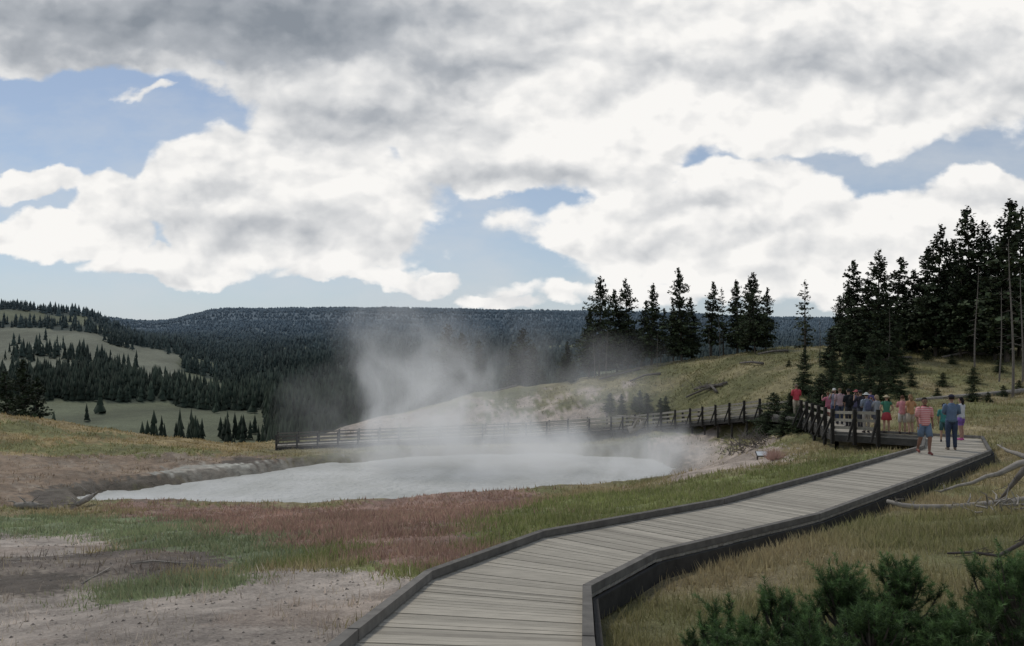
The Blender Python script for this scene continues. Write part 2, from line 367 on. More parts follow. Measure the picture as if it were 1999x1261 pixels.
Lr,Rr=edges(PATH,PW+.13)
railing(Lr[11:],'wooden_railing');railing(list(reversed(Rr[11:])),'wooden_railing')
m7=Lr[7]*.55+Lr[8]*.45
railing([m7,Lr[8],Lr[9]],'wooden_railing',1.3)

# ---------------------------------------------------------------- trees
def leaf_tris(cen,size,flat=.5):
    Nn=len(cen);a=rng.normal(size=(Nn,3));a[:,2]*=flat;a/=np.linalg.norm(a,axis=1)[:,None]
    b_=rng.normal(size=(Nn,3));b_[:,2]*=flat;b_-=a*(a*b_).sum(1)[:,None];b_/=np.linalg.norm(b_,axis=1)[:,None]
    s=np.asarray(size)[:,None]
    return np.stack([cen-a*s*.5,cen+b_*s*.45,cen+a*s*.6,cen-b_*s*.4],1).reshape(-1,3)
def conifer_mesh(name,H=10,R=1.5,base=.12,dens=1.0,seed=0,color=(.044,.058,.029)):
    r=np.random.default_rng(seed);mb=MB()
    lean=r.normal(0,.015,2)
    mb.tube([(lean[0]*z,lean[1]*z,z) for z in np.linspace(-.4,H*.98,7)],[.13*H/10*(1-.93*q) for q in np.linspace(0,1,7)],1,6)
    cens=[];sz=[];z=H*base;ph=r.random()*6
    while z<H*.985:
        f=(z-H*base)/(H*(1-base));env=R*((1-f)**.72)*(0.6+.4*min(1,f*5))*(1+.16*math.sin(z*2.1+ph))+.10
        nb=max(4,int((8+3*r.random())*(.6+.4*(1-f))))
        for k in range(nb):
            if r.random()>dens*.93: continue
            an=r.random()*6.283;ln=env*r.uniform(.45,1.28);dr=-.2 if f<.5 else .2
            tip=np.array([math.cos(an)*ln,math.sin(an)*ln,dr*ln+r.normal(0,.08)]);p0=np.array([lean[0]*z,lean[1]*z,z])
            if ln>.5: mb.tube([p0,p0+tip],[.025,.006],1,3,cap=False)
            nc=int(6+ln*17*dens)
            for q in range(nc):
                s=r.uniform(.1,1.0)**.8;w=.2*ln*(1-s*.45)
                cens.append(p0+tip*s+np.array([r.normal(0,w*.55),r.normal(0,w*.55),r.normal(-.02,.08)+.12*s*s*ln*.5]));sz.append(r.uniform(.14,.34)*(1-.35*f))
        z+=H*.022*r.uniform(.7,1.4)/max(dens,.6)
    for q in range(14): cens.append(np.array([lean[0]*H+r.normal(0,.05),lean[1]*H+r.normal(0,.05),H*(.93+.075*r.random())]));sz.append(.16)
    cens=np.array(cens);v=leaf_tris(cens,np.array(sz),.6)
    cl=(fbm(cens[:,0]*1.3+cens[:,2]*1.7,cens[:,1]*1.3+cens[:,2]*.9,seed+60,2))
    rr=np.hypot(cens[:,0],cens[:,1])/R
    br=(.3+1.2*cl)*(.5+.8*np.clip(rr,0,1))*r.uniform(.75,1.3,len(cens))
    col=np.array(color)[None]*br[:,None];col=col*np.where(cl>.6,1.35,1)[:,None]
    o=len(mb.v);nq=len(cens)
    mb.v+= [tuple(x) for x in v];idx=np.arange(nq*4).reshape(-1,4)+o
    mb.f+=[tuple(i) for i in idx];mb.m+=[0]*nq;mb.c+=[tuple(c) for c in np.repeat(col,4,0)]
    return mb.mesh(name,[M_needle,M_bark])
PROT=[conifer_mesh('pine_tree_a',10,1.6,.12,1,1),conifer_mesh('pine_tree_b',10,2.0,.10,1,2),conifer_mesh('pine_tree_c',10,1.35,.2,.9,3),
      conifer_mesh('pine_tree_d',10,2.5,.14,1,4,(.046,.060,.030)),conifer_mesh('pine_tree_sparse',10,1.3,.22,.45,5,(.06,.07,.036)),conifer_mesh('pine_tree_bushy',10,3.6,.03,1,6,(.054,.074,.034)),
      conifer_mesh('pine_tree_e',10,1.8,.08,1,8,(.040,.054,.027))]
def put(me,name,x,y,H,rz=None,wide=1.0,z=None):
    o=bpy.data.objects.new(name,me);scene.collection.objects.link(o)
    s=H/10;o.location=(x,y,(hgt(x,y) if z is None else z)-.05);o.scale=(s*wide,s*wide,s);o.rotation_euler=(random.uniform(-.03,.03),random.uniform(-.03,.03),random.random()*6.28 if rz is None else rz);return o
trees=[(872,632,100,3,1.1),(905,650,102,6,1.4),(935,662,99,0,1.3),(888,660,97,1,1.1),(1022,640,94,3,1.3),(1040,668,95,1,1.2),(1000,672,96,1,1.2),(1108,665,90,0,1.4),(1170,538,86,3,.95),(1150,600,88,0,1.2),(1205,565,88,6,1.1),(1226,542,89,1,1),(1252,585,90,2,1.2),
 (1272,552,86,0,1.1),(1290,600,88,2,1.1),(1331,522,84,1,1.0),(1350,580,86,6,1.1),(1315,590,86,0,1),(1388,548,84,2,1.2),(1413,560,85,4,1),(1440,545,84,0,1.2),(1458,545,80,6,1.2),(1474,530,77,3,.9),(1495,560,79,1,1),
 (1572,545,66,4,1.3),(1640,575,66,1,1.1),(1670,507,62,6,1.2),(1655,550,65,1,1),(1713,485,62,1,1.1),(1742,500,66,2,1.5),(1690,540,58,0,1.4),(1730,550,60,1,1.1),(1765,590,66,0,1.4),(1792,525,64,6,1.2),(1826,437,62,1,1.05),(1808,480,66,0,1.4),
 (1858,468,64,6,1.3),(1875,490,60,1,1.1),(1896,400,60,0,1.2),(1925,430,63,1,1.1),(1943,460,58,6,1.2),(1966,388,57,0,1.25),(1990,405,60,1,1),(2030,390,57,1,1),(2070,410,60,0,1.2),(2120,430,60,1,1),(1840,510,70,3,1),(1880,520,70,3,1),(1910,510,72,3,1),(1970,510,70,3,1),(1940,530,68,1,1.4),(1770,560,72,3,1),(1640,600,76,3,1),(1620,640,60,1,1.4),(1680,600,66,3,1),(1740,600,62,3,.9),
 (45,702,150,1,1.1),(20,720,170,0,1.2),(62,735,160,6,1.2)]
for u,vt,d,k,w in trees:
    x=(u-1000)/F*d;zt=(HZ-vt)/F*d;H=zt-hgt(x,d);put(PROT[k],'pine_tree',x,d,H,None,w)
shr=[(1700,690,48),(1665,690,50),(1740,695,49),(1600,735,50),(1640,725,47),(1570,680,56),(1720,710,45),(1680,720,44),(1585,750,48),(1780,725,50),(1840,725,50),(1900,715,50),(1615,765,43),(1545,765,50),(1100,690,88),(1120,700,86),(1060,720,90),(1660,645,58),(1780,655,66),(1250,760,72),(1190,765,74),(1215,768,73),(1265,766,71),(1300,772,69),(1240,772,73),(1540,715,66),(1950,700,54),(1900,745,44),(1290,775,68),(1710,650,56),(1755,660,56),(1625,680,56),(1650,740,44),(1760,740,46),(1690,750,43),(1860,690,58),(1810,680,60),(1960,750,46),(1930,765,44),(1830,755,46),(1990,740,48)]
for u,vt,d in shr:
    x=(u-1000)/F*d;H=max((HZ-vt)/F*d-hgt(x,d),.6);put(PROT[5],'pine_sapling' if H<2 else 'young_pine_tree',x,d,H,None,random.uniform(.8,1.3) if H>1.5 else 1.6)
M_snag=mat_noise('snag_bark',(.17,.15,.13),.35,6,.9,False,.01)
def snag_mesh(seed,H=10,tw=1):
    r=np.random.default_rng(seed);mb=MB();ph=r.random()*6
    pt=[(.12*math.sin(z*.4+ph),.1*math.cos(z*.5+ph)-.1,z) for z in np.linspace(-.3,H,9)]
    mb.tube(pt,[.10*(1-.85*q) for q in np.linspace(0,1,9)],0,6)
    for i in range(int(38*tw)):
        z=r.uniform(.3,.97)*H;a=r.random()*6.28;l=r.uniform(.3,1.0)*(1.25-z/H);b_=np.array([np.interp(z,[q[2] for q in pt],[q[0] for q in pt]),np.interp(z,[q[2] for q in pt],[q[1] for q in pt]),z])
        t=b_+np.array([math.cos(a)*l,math.sin(a)*l,-.25*l]);mb.tube([b_,(b_+t)/2+[0,0,.05],t],[.022,.014,.005],0,3,cap=False)
    return mb.mesh('dead_tree',[M_snag])
SN=[snag_mesh(11),snag_mesh(12)]
for i,(u,vt,d) in enumerate([(1975,465,46),(1950,560,50),(1905,520,56),(1284,650,82),(1405,610,82),(1160,650,84),(1735,600,58),(1600,620,62),(1995,520,50),(1185,640,83),(1385,640,80)]):
    x=(u-1000)/F*d;put(SN[i%2],'dead_tree',x,d,(HZ-vt)/F*d-hgt(x,d),None,.9)

def forest(name,X,Y,Hs,Rs,colr):
    n_=len(X);Z=height(X,Y);V=[];Fc=[];cc=[];S=6
    a=np.linspace(0,2*np.pi,S,endpoint=False)
    off=0
    for (z0,z1,rr) in ((.05,.5,1.0),(.3,.75,.72),(.55,1.0,.45)):
        rj=rng.uniform(.6,1.3,(n_,S))*rr*Rs[:,None];ph=rng.random(n_)[:,None]*6.28
        bx=X[:,None]+np.cos(a[None]+ph)*rj;by=Y[:,None]+np.sin(a[None]+ph)*rj;bz=Z[:,None]+(z0+rng.uniform(-.06,.06,(n_,S)))*Hs[:,None]
        ring=np.stack([bx,by,bz],-1);ap=np.stack([X,Y,Z+z1*Hs],-1)[:,None]
        v=np.concatenate([ring,ap],1).reshape(-1,3)
        base=off+np.arange(n_)[:,None]*(S+1);k=np.arange(S)
        f_=np.stack([base+k,base+(k+1)%S,np.repeat(base+S,S,1)],-1).reshape(-1,3)
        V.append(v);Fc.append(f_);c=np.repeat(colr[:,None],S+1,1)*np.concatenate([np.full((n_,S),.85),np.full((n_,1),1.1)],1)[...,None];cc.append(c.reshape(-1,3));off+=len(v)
    return fastmesh(name,np.concatenate(V),np.concatenate(Fc),M_forest,np.concatenate(cc))
nF=60000
d=np.exp(rng.uniform(math.log(170),math.log(3300),nF));t=rng.uniform(-.75,.8,nF)
X=t*d;Y=d;k=isforest(X,Y)>.5
keep=k|(rng.random(nF)<.006)
X=X[keep];Y=Y[keep]
def ad(lst):
    global X,Y
    xx=[];yy=[]
    for u,d0,nn,sp,sd in lst:
        for q in range(nn):
            dd=d0+random.gauss(0,sd);xx.append((u+random.gauss(0,sp)-1000)/F*dd);yy.append(dd)
    X=np.concatenate([X,xx]);Y=np.concatenate([Y,yy])
ad([(350,270,14,14,6),(380,275,9,8,5),(440,285,7,8,5),(470,290,5,8,4),(500,280,5,10,5),(560,290,22,20,12),(600,280,30,25,12),(640,270,30,25,12),(110,260,5,10,6),(300,262,3,8,3),(180,575,60,40,10),(60,580,40,50,12),(230,700,22,12,10),(140,620,3,30,20),(50,650,5,40,20),(700,240,30,40,14),(800,230,25,50,14)])
n_=len(X);Hs=rng.uniform(7,13,n_)*np.where(Y<330,.8,1)*rng.uniform(.8,1.15,n_);Rs=Hs*rng.uniform(.15,.23,n_)*np.clip(Y/700,1,2.2)
w=sstep(200,2000,Y)[:,None];g1=np.array([.031,.043,.027]);g_haze=np.array([.115,.155,.185])  # second tone is paler and bluer: distance haze painted into the needles
cf=(g1*(1-w)+g_haze*w)*(1+rng.uniform(-.35,.3,n_)[:,None]*(1-.85*w))*(.7+.6*fbm(X/60,Y/60,90,3))[:,None]
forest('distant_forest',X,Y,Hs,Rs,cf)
nR=9000;d=rng.uniform(3200,4300,nR);t=rng.uniform(-.75,.8,nR);X=t*d;Y=d
forest('plateau_forest',X,Y,rng.uniform(7,12,nR),rng.uniform(7,12,nR),np.array([.115,.157,.190])*rng.uniform(.95,1.05,nR)[:,None])  # blue-grey tree colour carries the aerial haze

# ---------------------------------------------------------------- grass
nG=85000
r_=np.exp(rng.uniform(math.log(4.5),math.log(85),nG));t=rng.uniform(-.72,.72,nG);x=t*r_;y=r_
col,g=cover(x,y,.5);dd,_=deckdist(x,y);cl=fbm(x/.8,y/.8,71,3)
k=(rng.random(nG)<g*sstep(.22,.6,cl)*1.2)&(dd>1.2);pdm=np.ones(nG,bool);q=(y>30)&(y<80);pdm[q]=ponddist(x[q],y[q])>.9;k&=pdm
x=x[k];y=y[k];col=col[k];nb=8;m_=len(x)
bx=np.repeat(x,nb)+rng.normal(0,.08,m_*nb)*np.repeat(1+y/18,nb);by=np.repeat(y,nb)+rng.normal(0,.08,m_*nb)*np.repeat(1+y/18,nb);bz=height(bx,by)-.03
hh=rng.uniform(.05,.25,m_*nb)*np.repeat(rng.uniform(.45,1.15,m_),nb)*np.clip(np.repeat(y,nb)/12,.75,1.1);wd=(.003+.0008*np.repeat(y,nb))
an=rng.random(m_*nb)*6.28;ln=hh*rng.uniform(.05,.7,m_*nb);la=rng.random(m_*nb)*6.28
p0=np.stack([bx-np.cos(an)*wd,by-np.sin(an)*wd*.3,bz],1);p1=np.stack([bx+np.cos(an)*wd,by+np.sin(an)*wd*.3,bz],1);p2=np.stack([bx+np.cos(la)*ln,by+np.sin(la)*ln,bz+hh],1)
V=np.stack([p0,p1,p2],1).reshape(-1,3);gcx=np.repeat(col,nb,0)*rng.uniform(.9,1.65,(m_*nb))[:,None]
dry=(rng.random(m_*nb)<.25)[:,None];gcx=np.where(dry,gcx*.5+np.array([.40,.35,.22])*.5,gcx)
fastmesh('grass',V,np.arange(len(V)).reshape(-1,3),M_grass,np.repeat(gcx,3,0))

mb=MB()
for i in range(1400):
    dd0=math.exp(random.uniform(math.log(6),math.log(30)));tt=random.uniform(-.65,.0);X0=tt*dd0
    s=random.uniform(.008,.028)*(1+dd0/15);Z0=hgt(X0,dd0)
    if deckdist(np.array([X0]),np.array([dd0]))[0][0]<1.3: continue
    a=[(X0+random.uniform(.6,1.2)*s*math.cos(q),dd0+random.uniform(.6,1.2)*s*math.sin(q),Z0-.01) for q in (0,1.3,2.5,3.8,5)]
    mb.add(a+[(X0,dd0,Z0+s*.6)],[(0,1,5),(1,2,5),(2,3,5),(3,4,5),(4,0,5)],0,random.uniform(.5,1.4))
M_stone=mat_noise('stone',(.30,.26,.215),.3,10,.95,True);mb.obj('pebbles',[M_stone])

# ---------------------------------------------------------------- near pine bushes
def needle_bush(name,x,y,H,R,seed,n_sh=70,color=(.08,.135,.045)):
    r=np.random.default_rng(seed);mb=MB();g=hgt(x,y);cs=[];ax=[];bs=[]
    for i in range(n_sh):
        a=r.random()*6.28;zz=r.uniform(.08,.9);rr=R*(1-zz*.8)*r.uniform(.35,1.15)
        p0=np.array([0,0,H*zz*.72]);tip=np.array([math.cos(a)*rr,math.sin(a)*rr,H*zz*.8+r.uniform(.04,.30)*H]);mid=(p0+tip)/2+np.array([math.cos(a),math.sin(a),-.3])*rr*.15
        mb.tube([p0,mid,tip],[.012,.008,.004],1,4,cap=False)
        for sh in range(4):
            s0=r.uniform(.35,.8);st=mid+(tip-mid)*s0 if sh else mid+(tip-mid)*.3
            en=tip if sh==0 else st+np.array([r.normal(0,.09),r.normal(0,.09),r.uniform(.06,.2)])*H*.8
            L0=np.linalg.norm(en-st);nn=int(50+L0*260);s=r.random(nn)[:,None];c=st+(en-st)*s;dirn=(en-st)/L0
            rv=r.normal(size=(nn,3));rv-=dirn*(rv@dirn)[:,None];rv/=np.linalg.norm(rv,axis=1)[:,None]
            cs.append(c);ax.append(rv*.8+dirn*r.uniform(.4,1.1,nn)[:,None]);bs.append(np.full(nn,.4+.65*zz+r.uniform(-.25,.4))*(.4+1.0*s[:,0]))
    c=np.concatenate(cs);a_=np.concatenate(ax);a_/=np.linalg.norm(a_,axis=1)[:,None];b_=np.concatenate(bs)
    L0=r.uniform(.03,.06,len(c))[:,None];sd=np.cross(a_,r.normal(size=a_.shape));sd/=np.linalg.norm(sd,axis=1)[:,None]
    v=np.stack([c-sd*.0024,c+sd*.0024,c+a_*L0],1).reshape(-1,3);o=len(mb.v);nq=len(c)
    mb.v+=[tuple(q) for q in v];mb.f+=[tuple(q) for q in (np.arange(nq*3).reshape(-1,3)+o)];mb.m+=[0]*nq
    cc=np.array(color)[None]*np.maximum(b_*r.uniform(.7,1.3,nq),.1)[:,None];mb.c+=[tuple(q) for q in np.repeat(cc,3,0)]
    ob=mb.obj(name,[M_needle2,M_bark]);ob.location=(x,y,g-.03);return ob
for i,(u,vt,d,R) in enumerate([(1650,1085,6.6,.62),(1760,1078,6.9,.6),(1530,1140,6.2,.5),(1400,1165,6.0,.4),(1470,1185,5.5,.4),(1950,1045,6.3,.45),(1990,1080,5.8,.5),(1840,1150,6.0,.4),(1700,1150,5.6,.5),(1600,1180,5.2,.4),(1420,1205,5.3,.35),(1860,1190,5.4,.4)]):
    x=(u-1000)/F*d;needle_bush('pine_bush',x,d,(HZ-vt)/F*d-hgt(x,d),R,100+i,80 if R>.45 else 55)

# ---------------------------------------------------------------- fallen wood
def log(name,pts,rad,mat,branches=0,seed=0):
    r=np.random.default_rng(seed);mb=MB();q=[Vector(p) for p in pts]
    mb.tube(q,rad,0,7)
    for i in range(branches):
        k=r.integers(0,len(q)-1);f=r.random();p=q[k].lerp(q[k+1],f);d_=Vector((r.normal(),r.normal()*.6,abs(r.normal())*.8+.1)).normalized();l=r.uniform(.25,.8)*rad[0]*12
        m=p+d_*l*.5+Vector((r.normal()*.05,0,r.normal()*.05));e=p+d_*l+Vector((r.normal()*.1,0,-.05))
        mb.tube([p,m,e],[rad[0]*.35,rad[0]*.22,.005],0,5)
        if r.random()<.6: mb.tube([m,m+Vector((r.normal()*.2,r.normal()*.2,.12))*l*1.2],[rad[0]*.15,.003],0,4)
    return mb.obj(name,[mat],True)
def gp(u,v,d,up=0): x=(u-1000)/F*d;return (x,d,max((HZ-v)/F*d,hgt(x,d)+up))
log('fallen_log',[gp(1732,978,16.2,.1),gp(1760,986,16,.08),gp(1790,990,15.9,.08),gp(1860,992,15.8,.08),gp(1940,985,15.9,.08),gp(2020,975,16,.1),gp(2100,960,16.2,.1)],[.04,.05,.06,.07,.075,.085,.09],M_dead,5,1)
log('dead_branch',[gp(1835,960,14,.05),gp(1870,948,14,.1),gp(1900,942,14,.1),gp(1925,930,14,.15),gp(1950,925,14,.2),gp(1990,905,14,.3),gp(2060,890,14,.3)],[.02,.025,.03,.035,.045,.06,.07],M_dead,12,2)
log('dead_branch',[gp(1948,868,16,.1),gp(1968,880,15.7,.2),gp(1985,885,15.5,.3),gp(2010,895,15,.3),gp(2070,900,15,.3)],[.015,.03,.045,.06,.07],M_dead,8,3)
log('dead_branch',[gp(1945,985,15,.1),gp(1965,960,14.8,.2),gp(1985,935,14.6,.4),gp(2010,905,14.5,.5)],[.02,.03,.05,.07],M_snag,8,33)
log('dead_branch',[gp(1850,1080,9,.1),gp(1900,1078,9,.2),gp(1950,1085,9,.2),gp(2050,1030,9,.3)],[.012,.016,.02,.028],M_darkdead,16,4)
log('driftwood',[gp(150,985,40,.1),gp(170,975,40.5,.3),gp(190,962,41,.5)],[.12,.15,.06],M_dead,7,5)
log('driftwood',[gp(30,992,38,.1),gp(60,990,38,.15),gp(92,996,38,.1)],[.16,.2,.1],M_dead,6,6)
log('dead_stick',[gp(255,1130,16,.03),gp(300,1120,16.3,.04),gp(400,1135,15.6,.03)],[.012,.02,.01],M_dead,1,7)
log('dead_stick',[gp(160,1160,14,.03),gp(215,1128,15.6,.04)],[.012,.015],M_dead,0,8)
log('dead_stick',[gp(1715,1218,6.5,.35),gp(1755,1222,6.5,.36)],[.008,.01],M_dead,1,9)
log('tree_stump',[gp(1228,840,62,.1),gp(1250,832,62,.35),gp(1262,815,62,.9)],[.3,.22,.07],M_dead,5,10)
log('fallen_log',[gp(1790,795,45,.1),gp(1880,786,46,.12),gp(2010,778,47,.12)],[.1,.13,.15],M_dead,3,11)
for i,(u1,v1,d1,u2,v2,d2) in enumerate([(1355,760,70,1410,790,67),(1380,765,69,1400,800,66),(1445,738,72,1490,757,69),(1170,740,82,1250,722,82),(1480,700,74,1540,690,73),(1340,775,69,1420,770,67),(1840,700,60,1930,695,60),(1700,705,60,1780,712,60),(960,765,84,1010,752,84),(1230,745,78,1290,735,78)]):
    log('fallen_log',[gp(u1,v1,d1,.15),gp((u1+u2)/2,(v1+v2)/2,(d1+d2)/2,.3),gp(u2,v2,d2,.15)],[.08,.1,.12],M_snag,4,20+i)
def twigpile(name,u,d,w,h,nn,mat,seed):
    r=np.random.default_rng(seed);mb=MB();x=(u-1000)/F*d;g=hgt(x,d)
    for i in range(nn):
        a=np.array([r.normal(0,w*.45),r.normal(0,w*.3),r.uniform(0,h*.5)]);di=r.normal(size=3);di[2]=abs(di[2])*.7;di/=np.linalg.norm(di);l=r.uniform(.3,1)*w*.6
        e=a+di*l;e[2]=min(e[2],h*1.1);mb.tube([a,(a+e)/2+r.normal(0,.05,3),e],[.022,.015,.005],0,4,cap=False)
    o=mb.obj(name,[mat]);o.location=(x,d,g)
twigpile('brush_pile',1475,43,1.5,1.3,150,M_snag,1);twigpile('brush_pile',1440,44,1.0,.8,60,M_snag,2);twigpile('brush_pile',1970,14.5,.8,.5,35,M_dead,3);twigpile('brush_pile',1380,68,2.0,1.0,60,M_snag,4)
for (u,d,H) in [(1530,42,1.3),(1565,41,1.4),(1595,40,1.1),(1500,45,1.5),(1545,44,1.8),(1610,46,2.3),(1515,47,2.3),(1580,42.5,1.4),(1490,47,1.6)]:
    x=(u-1000)/F*d;put(PROT[5],'pine_sapling',x,d,H,None,1.7)
x0=(1512-1000)/F*34;mb=MB();g=hgt(x0,34)
for i in range(330):
    a=random.random()*6.28;q=random.random()**.6*.5;h=.5*(1-q)*random.uniform(.5,1.2)+.12;bx=x0+math.cos(a)*q*.6;by=34+math.sin(a)*q*.6
    mb.add([(bx-.009,by,g),(bx+.009,by,g),(x0+math.cos(a)*q*1.3,34+math.sin(a)*q*1.2,g+h)],[(0,1,2)],0,(.46,.31,.26))
mb.obj('red_grass_clump',[M_grass])
M_white=mat_noise('sign_white',(.7,.72,.72),.06,5,.5);M_dk=mat_noise('sign_frame',(.08,.07,.06),.2,5,.6)
mb=MB();sx=(1489-1000)/F*36;sg=hgt(sx,36)
mb.beam((sx-.2,36.1,sg-.1),(sx-.2,36.1,sg+.28),.06,.06,1);mb.beam((sx+.2,36.1,sg-.1),(sx+.2,36.1,sg+.28),.06,.06,1)
mb.hexa([(sx-.28,35.9,sg+.16),(sx+.28,35.9,sg+.16),(sx+.28,36.2,sg+.34),(sx-.28,36.2,sg+.34)],[(sx-.28,35.88,sg+.2),(sx+.28,35.88,sg+.2),(sx+.28,36.18,sg+.38),(sx-.28,36.18,sg+.38)],1)
mb.hexa([(sx-.25,35.905,sg+.212),(sx+.25,35.905,sg+.212),(sx+.25,36.155,sg+.362),(sx-.25,36.155,sg+.362)],[(sx-.25,35.9,sg+.222),(sx+.25,35.9,sg+.222),(sx+.25,36.15,sg+.372),(sx-.25,36.15,sg+.372)],0)
mb.obj('info_sign',[M_white,M_dk])

# ---------------------------------------------------------------- people
_mc={}
def cloth(col,stripe=None):
    key=(col,stripe)
    if key in _mc: return _mc[key]
    m=mat_noise('cloth',col,.18,9,.85)
    if stripe:
        nt=m.node_tree;L=nt.links.new;b=nt.nodes['Principled BSDF'];tc=N(nt,'ShaderNodeTexCoord');wv=N(nt,'ShaderNodeTexWave',bands_direction='Z');wv.inputs['Scale'].default_value=5.5;L(tc.outputs['Object'],wv.inputs[0])
        mx=N(nt,'ShaderNodeMix',data_type='RGBA');L(wv.outputs[1],mx.inputs[0]);mx.inputs[6].default_value=(*col,1);mx.inputs[7].default_value=(*stripe,1);L(mx.outputs[2],b.inputs['Base Color'])
    _mc[key]=m;return m
def person(name,x,y,z,H=1.75,rz=0,shirt=(.5,.1,.1),pants=(.3,.25,.2),skin=(.45,.27,.19),hair=(.03,.02,.015),shoes=(.05,.04,.04),arms='down',legs='stand',bottom='long',sleeve=.5,
           stripe=None,hat=None,hairlen=0,pack=None,build=1.0,female=False,headturn=0):
    sw=.155 if female else .175
    J=[];E=[];Rd=[];roots=[]
    def a(p,r,par=None):
        J.append(p);Rd.append(r)
        if par is not None: E.append((par,len(J)-1))
        else: roots.append(len(J)-1)
        return len(J)-1
    pel=a((0,0,.95),.125*build);sp=a((0,.0,1.13),.115*build,pel);ch=a((0,0,1.32),.125*build,sp);nb=a((0,.005,1.46),.07,ch);nk=a((0,-.01,1.54),.052,nb);a((0,-.015,1.60),.055,nk)
    S={}
    for s in (-1,1):
        if legs=='walk':
            kn=(s*.10,-.17 if s>0 else .02,.52);an=(s*.10,-.12 if s>0 else .26,.09 if s>0 else .14);to=(s*.115,an[1]-.17,.035 if s>0 else .05)
        else: kn=(s*.10,-.02+.02*s,.5);an=(s*.105,.02+.03*s,.085);to=(s*.125,-.15+.03*s,.035)
        h=a((s*.085,0,.89),.095*build,pel);k=a(kn,.058*build,h);cf=a(tuple((np.array(kn)*.65+np.array(an)*.35)+[0,.02,0]),.055*build,k);n_=a(an,.036,cf);t_=a(to,.034,n_)
        sh=(s*sw,0,1.42)
        if arms=='down': el=(s*(sw+.06),.03,1.15);wr=(s*(sw+.06),-.05,.91);pa=(s*(sw+.055),-.07,.84)
        elif arms=='swing': el=(s*(sw+.07),.06*s,1.16);wr=(s*(sw+.08),.10*s-.08,.93);pa=(s*(sw+.08),.12*s-.10,.86)
        elif arms=='photo': el=(s*(sw+.07),-.13,1.22);wr=(s*.08,-.30,1.50);pa=(s*.055,-.32,1.57)
        elif arms=='hips': el=(s*(sw+.13),.06,1.17);wr=(s*(sw+.02),-.06,1.02);pa=(s*(sw-.02),-.11,.98)
        elif arms=='front': el=(s*(sw+.05),-.03,1.16);wr=(s*.10,-.24,1.12);pa=(s*.05,-.27,1.13)
        elif arms=='up1':
            if s>0: el=(s*(sw+.16),-.05,1.26);wr=(s*(sw+.12),-.18,1.48);pa=(s*(sw+.08),-.2,1.54)
            else: el=(s*(sw+.06),.03,1.15);wr=(s*(sw+.06),-.05,.91);pa=(s*(sw+.055),-.07,.84)
        q=a(sh,.058*build,ch);q2=a(el,.041,q);q3=a(wr,.027,q2);q4=a(pa,.034,q3)
        S[s]=(sh,el,wr,pa,(s*.085,0,.89),kn,an,to)
        w=Vector(pa)-Vector(wr);w.normalize();side=Vector((0,-1,0)) if abs(w.z)>.5 else Vector((0,0,1));side=(side-w*side.dot(w)).normalized();cu=w.cross(side)*(-s)
        for fi,(o_,l_) in enumerate(((-.027,.062),(-.009,.075),(.009,.08),(.027,.07))):
            b0=Vector(pa)+side*o_;m1=b0+w*(.02+l_*.5)+cu*.006;e1=b0+w*(.015+l_*.9)+cu*.022
            i0=a(tuple(b0),.009);i1=a(tuple(m1),.0085,i0);a(tuple(e1),.007,i1)
        b0=Vector(wr)+w*.03+side*.02;i0=a(tuple(b0),.011);i1=a(tuple(b0+side*.035+w*.03),.010,i0);a(tuple(b0+side*.04+w*.062),.008,i1)
    me=bpy.data.meshes.new('body');me.from_pydata(J,E,[]);ob=bpy.data.objects.new('body',me);scene.collection.objects.link(ob)
    sm=ob.modifiers.new('s','SKIN');sk=me.skin_vertices[0].data if me.skin_vertices else None
    if sk is None:
        bm_=bmesh.new();bm_.from_mesh(me);bm_.verts.layers.skin.verify();bm_.to_mesh(me);bm_.free();sk=me.skin_vertices[0].data
    for i,r0 in enumerate(Rd): sk[i].radius=(r0,r0);sk[i].use_root=(i in roots)
    sb=ob.modifiers.new('d','SUBSURF');sb.levels=1;sb.render_levels=1
    dg=bpy.context.evaluated_depsgraph_get();ev=ob.evaluated_get(dg);m2=ev.to_mesh()
    mb=MB();vs=[v.co.copy() for v in m2.vertices]
    o0=len(mb.v);mb.v+=[tuple(v) for v in vs];mb.c+=[1.0]*len(vs)
    for p in m2.polygons:
        c=p.center;mb.f.append(tuple(i+o0 for i in p.vertices))
        arm=abs(c.x)>sw-.01 and c.z>.75 or (c.y<-.16 and c.z>.95)
        mi=0
        if c.z<.10: mi=3
        elif c.z<.98 and not arm: mi=2 if bottom=='long' or c.z>.6 else 0
        elif c.z<1.45 and not arm: mi=1
        mb.m.append(mi)
    ev.to_mesh_clear();bpy.data.objects.remove(ob);bpy.data.meshes.remove(me)
    bw=build
    hipw=.16 if female else .15
    mb.tube([(0,0,.90),(0,0,.98),(0,0,1.10),(0,0,1.24),(0,0,1.36),(0,.0,1.43),(0,.0,1.475),(0,-.005,1.50)],
            [(hipw*bw+.012,.125*bw),(hipw*bw+.008,.125*bw),(.138*bw*(.93 if female else 1),.118*bw),(.155*bw,.125*bw),(.17*bw,.118*bw),(.155,.09),(.10,.07),(.062,.06)],1,14)
